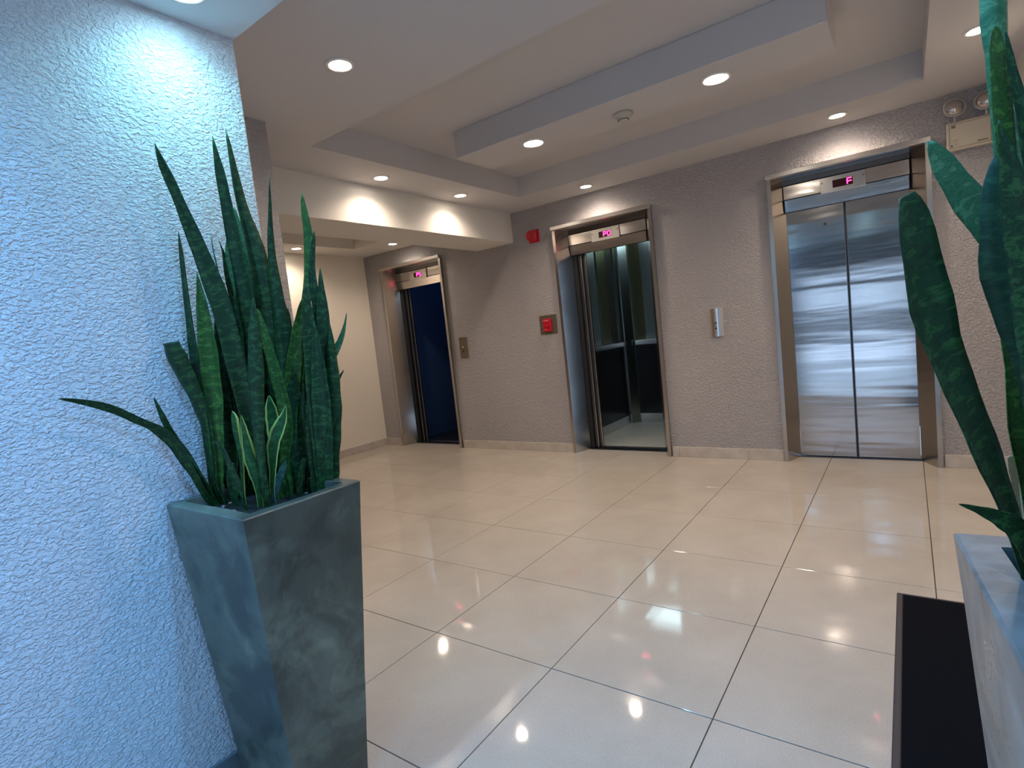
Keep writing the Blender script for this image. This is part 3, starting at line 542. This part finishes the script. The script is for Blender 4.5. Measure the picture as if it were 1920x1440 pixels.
 ('b',-16,[(-0.4097,-0.691,0.84,0.0204),(-0.4199,-0.6985,0.8849,0.024),(-0.3948,-0.6801,1.076,0.0428),(-0.3793,-0.6689,1.1785,0.048),(-0.3616,-0.6559,1.2709,0.0428),(-0.346,-0.6446,1.3458,0.0308),(-0.3294,-0.6325,1.4114,0.0223),(-0.3199,-0.6255,1.4523,0.0017)]),
 ('z',10,[(-0.4348,-0.675,0.84,0.0207),(-0.3954,-0.6462,0.8805,0.0244),(-0.3767,-0.6326,1.0311,0.0435),(-0.3619,-0.6218,1.1358,0.054),(-0.3475,-0.6113,1.2307,0.0488),(-0.3371,-0.6037,1.3165,0.0296),(-0.3325,-0.6003,1.3937,0.0157),(-0.3335,-0.6011,1.4453,0.0017)]),
 ('m',25,[(-0.4375,-0.675,0.84,0.0148),(-0.3845,-0.6363,0.8875,0.0174),(-0.3557,-0.6153,1.0903,0.0209),(-0.3388,-0.603,1.1765,0.0244),(-0.3225,-0.591,1.227,0.0296),(-0.3007,-0.5752,1.2635,0.0314),(-0.2751,-0.5565,1.3036,0.0227),(-0.2561,-0.5426,1.3487,0.0105),(-0.244,-0.5338,1.3946,0.0017)]),
 ('z',20,[(-0.3842,-0.675,0.84,0.016),(-0.3377,-0.6411,0.8831,0.0188),(-0.3209,-0.6288,0.9696,0.024),(-0.3066,-0.6184,1.0469,0.024),(-0.2969,-0.6113,1.1024,0.0222),(-0.2822,-0.6006,1.1526,0.0188),(-0.2624,-0.5861,1.1932,0.012),(-0.2439,-0.5726,1.2225,0.0017)]),
 ('z',-15,[(-0.3372,-0.675,0.84,0.0143),(-0.3172,-0.6604,0.8901,0.0168),(-0.2966,-0.6454,1.0353,0.0236),(-0.283,-0.6354,1.1194,0.0219),(-0.2678,-0.6243,1.1941,0.0151),(-0.2546,-0.6147,1.2389,0.0017)]),
 ('z',10,[(-0.3268,-0.675,0.84,0.0128),(-0.2974,-0.6535,0.8895,0.0151),(-0.2829,-0.6429,0.9572,0.0184),(-0.2701,-0.6336,1.016,0.0168),(-0.2555,-0.6229,1.0613,0.0117),(-0.2382,-0.6103,1.0932,0.0017)]),
 ('z',-10,[(-0.3118,-0.675,0.84,0.0156),(-0.2909,-0.6598,0.8918,0.0183),(-0.2734,-0.647,0.9931,0.0233),(-0.2604,-0.6375,1.0599,0.02),(-0.2515,-0.631,1.0911,0.005)]),
 ('v',15,[(-0.4397,-0.8316,0.84,0.0091),(-0.44,-0.8319,0.8929,0.0107),(-0.4372,-0.8298,0.936,0.0137),(-0.4344,-0.8278,0.9727,0.0155),(-0.4323,-0.8262,1.0155,0.0185),(-0.4338,-0.8274,1.0525,0.0238),(-0.4346,-0.828,1.0892,0.0283),(-0.4344,-0.8278,1.1227,0.0238),(-0.4359,-0.8288,1.1441,0.0012)]),
 ('v',-10,[(-0.3866,-0.8158,0.84,0.015),(-0.3848,-0.8145,0.8984,0.0176),(-0.3848,-0.8144,0.9291,0.0265),(-0.3871,-0.8161,0.96,0.0353),(-0.3914,-0.8193,0.9941,0.0382),(-0.3945,-0.8215,1.028,0.0324),(-0.3961,-0.8227,1.0645,0.0235),(-0.3976,-0.8238,1.1009,0.0135),(-0.3983,-0.8243,1.131,0.0012)]),
 ('v',12,[(-0.3642,-0.7843,0.84,0.0121),(-0.364,-0.7842,0.9034,0.0142),(-0.3567,-0.7788,0.9548,0.0237),(-0.3524,-0.7757,0.9911,0.0326),(-0.3469,-0.7717,1.027,0.0385),(-0.337,-0.7645,1.0592,0.0415),(-0.3239,-0.7549,1.0877,0.0371),(-0.3124,-0.7465,1.1134,0.0208),(-0.3046,-0.7408,1.1425,0.0009)]),
 ('v',-12,[(-0.3948,-0.7573,0.84,0.0129),(-0.3962,-0.7584,0.9312,0.0152),(-0.3859,-0.7508,1.0053,0.0243),(-0.38,-0.7466,1.0546,0.0334),(-0.3776,-0.7448,1.0916,0.0395),(-0.3769,-0.7443,1.1225,0.0365),(-0.3776,-0.7447,1.1504,0.0243),(-0.3777,-0.7448,1.1745,0.0009)]),
 ('g',-15,[(-0.3642,-0.7843,0.84,0.0141),(-0.3626,-0.7832,0.8784,0.0166),(-0.3537,-0.7766,0.9081,0.0213),(-0.3429,-0.7688,0.9375,0.0219),(-0.3312,-0.7603,0.9636,0.0166),(-0.3228,-0.7541,0.9839,0.0012)]),
 ('z',10,[(-0.3956,-0.8523,0.84,0.0108),(-0.3982,-0.8542,0.8881,0.0127),(-0.3999,-0.8555,0.9187,0.0162),(-0.4048,-0.8591,0.9465,0.018),(-0.4101,-0.8629,0.9713,0.0174),(-0.4174,-0.8682,0.9993,0.0162),(-0.4242,-0.8732,1.0302,0.0162),(-0.4337,-0.8801,1.0583,0.0145),(-0.4456,-0.8888,1.0674,0.0012)]),
 ('z',-12,[(-0.4566,-0.8466,0.84,0.0152),(-0.4583,-0.8479,0.8807,0.0178),(-0.4585,-0.848,0.9056,0.0232),(-0.4583,-0.8479,0.9366,0.0268),(-0.4573,-0.8471,0.9643,0.0238),(-0.4535,-0.8444,0.9945,0.0119)]),
 ('z',12,[(-0.344,-0.675,0.84,0.0116),(-0.3356,-0.6688,0.8681,0.0137),(-0.3334,-0.6672,0.91,0.0168),(-0.3334,-0.6672,0.9551,0.0187),(-0.3353,-0.6687,1.0004,0.0218),(-0.3371,-0.6699,1.0518,0.0249),(-0.3371,-0.6699,1.0963,0.0249),(-0.3323,-0.6665,1.1463,0.0187),(-0.3238,-0.6602,1.1986,0.0012)]),
 ('z',-18,[(-0.3757,-0.675,0.84,0.0118),(-0.3494,-0.6559,0.8664,0.0138),(-0.3472,-0.6542,0.9544,0.0201),(-0.3468,-0.6539,1.0031,0.0252),(-0.3341,-0.6447,1.0466,0.0252),(-0.3168,-0.632,1.0635,0.0126)]),
 ('z',8,[(-0.3426,-0.7109,0.84,0.013),(-0.3454,-0.713,0.8741,0.0153),(-0.3375,-0.7072,0.9208,0.0183),(-0.3302,-0.7019,0.9515,0.0171),(-0.3224,-0.6962,0.9757,0.0092)]),
 ('z',10,[(-0.3582,-0.7312,0.84,0.0077),(-0.3615,-0.7336,0.8599,0.0091),(-0.3635,-0.7351,0.8793,0.0103),(-0.3639,-0.7354,0.9079,0.0091),(-0.3647,-0.7359,0.9333,0.0012)]),
 ('z',6,[(-0.54,-0.6974,0.84,0.038),(-0.552,-0.7384,0.8925,0.0447),(-0.552,-0.7313,0.9587,0.0489),(-0.552,-0.7249,1.0251,0.0583),(-0.552,-0.7196,1.0916,0.0612),(-0.552,-0.7155,1.1582,0.0573),(-0.552,-0.7126,1.2248,0.0467),(-0.552,-0.7106,1.2912,0.0297),(-0.552,-0.7092,1.3573,0.0025)]),
 ('z',-13,[(-0.54,-0.675,0.84,0.0371),(-0.552,-0.7898,0.9253,0.0436),(-0.552,-0.7753,1.0037,0.0479),(-0.552,-0.7615,1.0827,0.0573),(-0.552,-0.7486,1.1623,0.0604),(-0.552,-0.7368,1.2423,0.0568),(-0.552,-0.7261,1.3227,0.0464),(-0.552,-0.7164,1.4033,0.0296),(-0.552,-0.7072,1.4839,0.0025)]),
 ('z',7,[(-0.3384,-0.675,0.84,0.0364),(-0.2912,-0.6406,0.8854,0.0428),(-0.2816,-0.6336,0.9555,0.0466),(-0.2726,-0.627,1.0252,0.0554),(-0.2645,-0.6211,1.0945,0.0581),(-0.2573,-0.6158,1.1634,0.0542),(-0.2511,-0.6113,1.2319,0.0441),(-0.2456,-0.6072,1.3,0.028),(-0.2405,-0.6035,1.3677,0.0024)]),
 ('z',12,[(-0.54,-0.7148,0.84,0.0375),(-0.552,-0.7666,0.8975,0.0441),(-0.552,-0.7532,0.966,0.0484),(-0.552,-0.7405,1.035,0.0579),(-0.552,-0.7287,1.1046,0.061),(-0.5476,-0.7204,1.1749,0.0571),(-0.5402,-0.715,1.2452,0.0464),(-0.5335,-0.7101,1.3151,0.0295),(-0.5273,-0.7056,1.3846,0.0025)]),
 ('z',-10,[(-0.5217,-0.675,0.84,0.0388),(-0.4693,-0.6368,0.8861,0.0456),(-0.4605,-0.6303,0.9525,0.0497),(-0.4523,-0.6244,1.0185,0.0591),(-0.445,-0.619,1.0842,0.0619),(-0.4387,-0.6144,1.1497,0.0578),(-0.4334,-0.6105,1.2148,0.047),(-0.4288,-0.6072,1.2796,0.0299),(-0.4247,-0.6042,1.3441,0.0026)]),
 ('z',19,[(-0.54,-0.7473,0.84,0.0368),(-0.552,-0.8045,0.9007,0.0433),(-0.552,-0.7972,0.9602,0.0474),(-0.552,-0.7906,1.02,0.0565),(-0.552,-0.7849,1.0799,0.0594),(-0.552,-0.7804,1.1401,0.0556),(-0.552,-0.7769,1.2002,0.0453),(-0.552,-0.7744,1.2603,0.0288),(-0.552,-0.7724,1.3202,0.0025)]),
 ('z',-3,[(-0.3918,-0.6773,0.84,0.037),(-0.3895,-0.6756,0.8733,0.0436),(-0.3852,-0.6725,0.9304,0.0474),(-0.3814,-0.6697,0.9874,0.0564),(-0.3784,-0.6676,1.0441,0.0591),(-0.3764,-0.6661,1.1006,0.0552),(-0.3753,-0.6653,1.1569,0.0449),(-0.3749,-0.665,1.2129,0.0285),(-0.3749,-0.665,1.2687,0.0024)]),
 ('z',-14,[(-0.3135,-0.675,0.84,0.036),(-0.2945,-0.6612,0.8776,0.0424),(-0.2893,-0.6574,0.9672,0.0462),(-0.2846,-0.654,1.056,0.0549),(-0.2808,-0.6511,1.1441,0.0575),(-0.2779,-0.649,1.2315,0.0538),(-0.2759,-0.6476,1.3183,0.0437),(-0.2746,-0.6466,1.4043,0.0278),(-0.2737,-0.6459,1.4895,0.0024)]),
 ('z',0,[(-0.3541,-0.675,0.84,0.0366),(-0.3067,-0.6404,0.8854,0.043),(-0.2979,-0.634,0.965,0.0469),(-0.2897,-0.628,1.044,0.0558),(-0.2823,-0.6227,1.1225,0.0584),(-0.276,-0.618,1.2005,0.0546),(-0.2705,-0.614,1.2779,0.0444),(-0.2659,-0.6106,1.3548,0.0282),(-0.2616,-0.6075,1.4312,0.0024)]),
 ('z',20,[(-0.54,-0.675,0.84,0.0389),(-0.552,-0.6886,0.885,0.0458),(-0.5481,-0.6809,0.953,0.05),(-0.541,-0.6758,1.0214,0.0595),(-0.5348,-0.6712,1.0895,0.0623),(-0.5296,-0.6674,1.1573,0.0582),(-0.5255,-0.6644,1.2247,0.0473),(-0.522,-0.6619,1.2918,0.0301),(-0.519,-0.6597,1.3586,0.0026)]),
 ('z',9,[(-0.4031,-0.6813,0.84,0.0371),(-0.4008,-0.6796,0.8733,0.0436),(-0.3934,-0.6742,0.9201,0.0475),(-0.3866,-0.6692,0.9668,0.0566),(-0.3806,-0.6648,1.0133,0.0592),(-0.3755,-0.6611,1.0598,0.0553),(-0.3714,-0.6581,1.1062,0.045),(-0.3681,-0.6557,1.1524,0.0286),(-0.3651,-0.6535,1.1985,0.0024)]),
 ('z',3,[(-0.54,-0.7318,0.84,0.0376),(-0.552,-0.7638,0.8889,0.0442),(-0.552,-0.7522,0.9385,0.0484),(-0.552,-0.7413,0.9885,0.0579),(-0.5446,-0.7352,1.0401,0.0606),(-0.5377,-0.7301,1.0916,0.0567),(-0.5317,-0.7257,1.1429,0.0461),(-0.5264,-0.7219,1.1941,0.0293),(-0.5216,-0.7184,1.2451,0.0025)]),
 ('z',-11,[(-0.4835,-0.675,0.84,0.0383),(-0.4381,-0.6419,0.8845,0.045),(-0.4286,-0.6349,0.9516,0.049),(-0.4196,-0.6284,1.0184,0.0583),(-0.4116,-0.6225,1.0848,0.0611),(-0.4045,-0.6174,1.151,0.0571),(-0.3985,-0.613,1.2168,0.0464),(-0.3932,-0.6091,1.2823,0.0295),(-0.3883,-0.6056,1.3474,0.0025)]),
 ('z',15,[(-0.54,-0.7426,0.84,0.037),(-0.552,-0.7946,0.8982,0.0435),(-0.552,-0.7766,0.9887,0.0478),(-0.552,-0.759,1.0801,0.0574),(-0.5448,-0.7461,1.1727,0.0603),(-0.5325,-0.7371,1.2652,0.0564),(-0.5212,-0.7289,1.357,0.0458),(-0.5107,-0.7212,1.4481,0.0291),(-0.5008,-0.714,1.5383,0.0025)]),
 ('z',19,[(-0.54,-0.675,0.84,0.039),(-0.5485,-0.6812,0.8902,0.0459),(-0.5449,-0.6786,0.9483,0.05),(-0.5419,-0.6764,1.0061,0.0595),(-0.5398,-0.6748,1.0637,0.0623),(-0.5386,-0.674,1.1212,0.0582),(-0.5384,-0.6738,1.1784,0.0473),(-0.539,-0.6742,1.2354,0.0301),(-0.5399,-0.6749,1.2921,0.0026)]),
 ('z',-8,[(-0.54,-0.7254,0.84,0.0369),(-0.552,-0.7993,0.9076,0.0434),(-0.552,-0.7968,0.9674,0.0474),(-0.552,-0.795,1.0271,0.0564),(-0.552,-0.7942,1.0867,0.0591),(-0.552,-0.7945,1.1462,0.0552),(-0.552,-0.7959,1.2054,0.0449),(-0.552,-0.7982,1.2643,0.0285),(-0.552,-0.8009,1.3228,0.0024)]),
 ('z',-10,[(-0.3221,-0.675,0.84,0.0362),(-0.3128,-0.6682,0.8749,0.0425),(-0.3088,-0.6653,0.9209,0.0463),(-0.3054,-0.6628,0.9667,0.0551),(-0.3027,-0.6609,1.0124,0.0577),(-0.301,-0.6596,1.058,0.0539),(-0.3002,-0.659,1.1035,0.0439),(-0.3001,-0.6589,1.1488,0.0279),(-0.3003,-0.6591,1.1941,0.0024)]),
 ('z',-5,[(-0.54,-0.7204,0.84,0.0371),(-0.552,-0.7892,0.9052,0.0437),(-0.552,-0.7828,0.9918,0.0477),(-0.552,-0.7771,1.0783,0.0569),(-0.552,-0.7724,1.1647,0.0597),(-0.552,-0.7688,1.2508,0.0559),(-0.552,-0.7664,1.3365,0.0455),(-0.552,-0.7649,1.4218,0.0289),(-0.552,-0.7639,1.5063,0.0025)]),
 ('z',-9,[(-0.5344,-0.675,0.84,0.0389),(-0.4926,-0.6445,0.8835,0.0458),(-0.4922,-0.6443,0.9364,0.0499),(-0.4924,-0.6444,0.9892,0.0593),(-0.4934,-0.6451,1.0418,0.0622),(-0.4953,-0.6465,1.0942,0.0581),(-0.4982,-0.6486,1.1465,0.0472),(-0.5019,-0.6513,1.1987,0.03),(-0.5059,-0.6542,1.2506,0.0026)]),
 ('z',1,[(-0.303,-0.675,0.84,0.0359),(-0.2835,-0.6608,0.8778,0.0422),(-0.2777,-0.6566,0.9504,0.046),(-0.2724,-0.6527,1.0225,0.0547),(-0.268,-0.6495,1.0942,0.0573),(-0.2645,-0.6469,1.1655,0.0536),(-0.2619,-0.645,1.2364,0.0436),(-0.26,-0.6437,1.3068,0.0277),(-0.2585,-0.6426,1.3767,0.0024)]),
 ('z',22,[(-0.4604,-0.675,0.84,0.038),(-0.4451,-0.6639,0.8769,0.0447),(-0.4382,-0.6588,0.9433,0.0486),(-0.4318,-0.6542,1.0093,0.0579),(-0.4263,-0.6501,1.075,0.0606),(-0.4218,-0.6468,1.1405,0.0566),(-0.4182,-0.6443,1.2056,0.0461),(-0.4154,-0.6422,1.2704,0.0293),(-0.413,-0.6404,1.3348,0.0025)]),
 ('z',-10,[(-0.5388,-0.675,0.84,0.039),(-0.5235,-0.6638,0.8771,0.0459),(-0.5123,-0.6557,0.9651,0.0499),(-0.5018,-0.648,1.0524,0.0594),(-0.4922,-0.6411,1.1391,0.0622),(-0.4837,-0.6348,1.2252,0.0581),(-0.4762,-0.6294,1.3107,0.0473),(-0.4695,-0.6245,1.3956,0.03),(-0.4633,-0.6199,1.4799,0.0026)]),
 ('z',-4,[(-0.3392,-0.675,0.84,0.0364),(-0.2962,-0.6436,0.8843,0.0428),(-0.2865,-0.6365,0.9787,0.0466),(-0.2774,-0.6299,1.0724,0.0555),(-0.2691,-0.6239,1.1652,0.0581),(-0.2618,-0.6186,1.2572,0.0543),(-0.2555,-0.6139,1.3485,0.0441),(-0.2499,-0.6099,1.4389,0.028),(-0.2448,-0.6061,1.5286,0.0024)]),
 ('z',-22,[(-0.54,-0.675,0.84,0.039),(-0.5032,-0.6482,0.8886,0.0459),(-0.4959,-0.6428,0.9531,0.05),(-0.4892,-0.6379,1.0173,0.0595),(-0.4834,-0.6337,1.0811,0.0623),(-0.4786,-0.6302,1.1447,0.0582),(-0.4748,-0.6274,1.2081,0.0473),(-0.4717,-0.6252,1.2711,0.0301),(-0.4691,-0.6232,1.3338,0.0026)]),
 ('z',10,[(-0.4843,-0.675,0.84,0.0383),(-0.462,-0.6587,0.8787,0.045),(-0.4523,-0.6516,0.9592,0.049),(-0.4431,-0.645,1.0391,0.0583),(-0.4349,-0.639,1.1186,0.0611),(-0.4277,-0.6337,1.1975,0.0571),(-0.4215,-0.6292,1.2759,0.0464),(-0.4161,-0.6252,1.3539,0.0295),(-0.4111,-0.6216,1.4312,0.0025)]),
 ('z',23,[(-0.4995,-0.675,0.84,0.0385),(-0.4397,-0.6314,0.888,0.0453),(-0.4381,-0.6302,0.95,0.0493),(-0.4371,-0.6294,1.0117,0.0586),(-0.4369,-0.6293,1.0732,0.0614),(-0.4376,-0.6298,1.1344,0.0574),(-0.4393,-0.6311,1.1953,0.0467),(-0.4417,-0.6328,1.256,0.0296),(-0.4445,-0.6349,1.3164,0.0025)]),
]
RIGHT_LEAVES = [
 ('z',-12,[(1.265,-0.7288,0.84,0.0218),(1.2556,-0.7288,0.9045,0.0218),(1.2459,-0.7392,0.9522,0.0255),(1.2358,-0.75,0.9956,0.0305),(1.2238,-0.7621,1.0385,0.0367),(1.2106,-0.7752,1.0842,0.0429),(1.1961,-0.7891,1.1323,0.0489),(1.1834,-0.8017,1.1761,0.055),(1.1716,-0.8138,1.2221,0.061),(1.1634,-0.8231,1.2667,0.0644),(1.1577,-0.8307,1.3161,0.0592),(1.1533,-0.8372,1.3583,0.043),(1.1496,-0.8433,1.3773,0.022)]),
 ('m',15,[(1.2773,-0.645,0.84,0.0224),(1.2773,-0.6387,0.8697,0.0224),(1.2778,-0.6383,1.0882,0.028),(1.2703,-0.6438,1.2173,0.0308),(1.2578,-0.6529,1.2884,0.0336),(1.2446,-0.6626,1.3245,0.035),(1.2285,-0.6743,1.3525,0.0377),(1.2126,-0.6859,1.3817,0.0364),(1.1968,-0.6974,1.4119,0.0322),(1.1849,-0.7061,1.4388,0.0238),(1.1773,-0.7117,1.4577,0.0056)]),
 ('d',-6,[(1.2769,-0.7628,0.84,0.0205),(1.2769,-0.7628,0.9162,0.0205),(1.2778,-0.7622,1.0164,0.0325),(1.2763,-0.7632,1.0987,0.0457),(1.2692,-0.7684,1.1677,0.0578),(1.2581,-0.7765,1.2239,0.065),(1.2468,-0.7847,1.2674,0.065),(1.2396,-0.79,1.3099,0.0566),(1.2357,-0.7929,1.3456,0.0445),(1.2327,-0.795,1.3808,0.0277),(1.2325,-0.7952,1.4096,0.0018)]),
 ('m',12,[(1.2887,-0.645,0.84,0.0233),(1.2887,-0.5932,0.8442,0.0233),(1.2871,-0.5944,1.065,0.032),(1.2808,-0.599,1.2435,0.0379),(1.2728,-0.6048,1.359,0.0379),(1.2667,-0.6093,1.4436,0.0364),(1.2615,-0.6131,1.5129,0.032),(1.257,-0.6163,1.5609,0.0291),(1.2547,-0.6181,1.6014,0.0306),(1.255,-0.6178,1.6345,0.0335),(1.256,-0.6171,1.6739,0.0335)]),
 ('b',-8,[(1.2771,-0.6512,0.84,0.0234),(1.2771,-0.6512,0.8675,0.0234),(1.2719,-0.655,0.9831,0.0303),(1.2675,-0.6582,1.0417,0.0427),(1.2657,-0.6595,1.0921,0.0551),(1.2649,-0.6601,1.1559,0.062),(1.263,-0.6615,1.2188,0.0648),(1.2615,-0.6626,1.2739,0.0579),(1.2581,-0.6651,1.3419,0.0414),(1.2552,-0.6672,1.4022,0.0317),(1.253,-0.6688,1.4484,0.029),(1.2509,-0.6703,1.4941,0.0276),(1.2487,-0.6719,1.5329,0.0255),(1.2474,-0.6729,1.5662,0.0234),(1.2489,-0.6718,1.5837,0.0055)]),
 ('z',14,[(1.265,-0.8305,0.84,0.0191),(1.2519,-0.8305,0.9444,0.0191),(1.2464,-0.8346,0.9757,0.0248),(1.2364,-0.8418,0.9989,0.0248),(1.2249,-0.8503,1.0114,0.0203),(1.211,-0.8604,1.0217,0.0135),(1.197,-0.8706,1.0296,0.0068),(1.1844,-0.8798,1.0356,0.0011)]),
 ('z',20,[(1.265,-0.8536,0.84,0.0163),(1.2543,-0.8536,0.9548,0.0163),(1.2539,-0.8538,1.1166,0.0239),(1.2509,-0.8561,1.2279,0.0294),(1.2452,-0.8602,1.2934,0.0272),(1.2401,-0.8639,1.3365,0.0217),(1.2358,-0.8671,1.3737,0.0163),(1.2314,-0.8703,1.4054,0.0087),(1.2268,-0.8736,1.4291,0.0011)]),
 ('z',20,[(1.2878,-0.6558,0.84,0.0204),(1.2878,-0.6558,0.8677,0.0204),(1.2904,-0.6539,1.1469,0.0272),(1.2851,-0.6578,1.3503,0.0217),(1.2772,-0.6635,1.4361,0.0163),(1.2696,-0.6691,1.482,0.0122),(1.2639,-0.6732,1.5144,0.0102),(1.2594,-0.6765,1.5465,0.0068),(1.2568,-0.6784,1.5718,0.002)]),
 ('t',10,[(1.2771,-0.645,0.84,0.0112),(1.2771,-0.6388,0.8621,0.0112),(1.2654,-0.6473,1.0023,0.0112),(1.2567,-0.6537,1.2191,0.0098),(1.2556,-0.6545,1.4042,0.0084),(1.256,-0.6543,1.4639,0.007),(1.2589,-0.6521,1.516,0.007),(1.2624,-0.6496,1.5234,0.0084),(1.2659,-0.647,1.5086,0.0098),(1.2692,-0.6446,1.4852,0.007),(1.2714,-0.643,1.4619,0.0014)]),
 ('t',-10,[(1.2719,-0.645,0.84,0.0129),(1.2719,-0.6179,0.8637,0.0129),(1.2665,-0.6218,0.9495,0.0144),(1.2612,-0.6257,0.9808,0.0172),(1.2571,-0.6287,1.0116,0.0187),(1.2534,-0.6314,1.031,0.0072)]),
 ('z',5,[(1.2879,-0.7052,0.84,0.0218),(1.2879,-0.7052,0.8895,0.0218),(1.293,-0.7015,1.0194,0.032),(1.2972,-0.6984,1.1387,0.041),(1.3005,-0.696,1.2673,0.0397),(1.3033,-0.694,1.367,0.032),(1.3067,-0.6915,1.452,0.0192),(1.3118,-0.6878,1.5112,0.0013)]),
 ('z',-15,[(1.2895,-0.7536,0.84,0.0205),(1.2895,-0.7536,0.9046,0.0205),(1.2967,-0.7483,1.0329,0.0301),(1.3061,-0.7415,1.1565,0.0361),(1.3149,-0.7351,1.2523,0.0313),(1.3242,-0.7282,1.3338,0.0181),(1.3336,-0.7214,1.3905,0.0012)]),
 ('b',12,[(1.3067,-0.6915,0.84,0.0205),(1.3067,-0.6915,0.8729,0.0205),(1.316,-0.6847,0.948,0.0282),(1.3281,-0.6759,1.0416,0.0333),(1.3452,-0.6634,1.1322,0.032),(1.3643,-0.6495,1.2076,0.0192),(1.3803,-0.6378,1.2566,0.0013)]),
]
planter((-.381, -.801), 0, .424, .352, m_pot, 'tall tapered grey-green planter of dense snake plant leaves, against the textured blue-lit wall', LEFT_LEAVES)
rr = .09
cx_, cy_ = 1.191+.21*math.cos(rr)+.21*math.sin(rr), -.589+.21*math.sin(rr)-.21*math.cos(rr)
planter((cx_, cy_), rr, .42, .42, m_pot2, 'grey planter of broad snake plant leaves at the right edge, beside the black mat', RIGHT_LEAVES, .046)
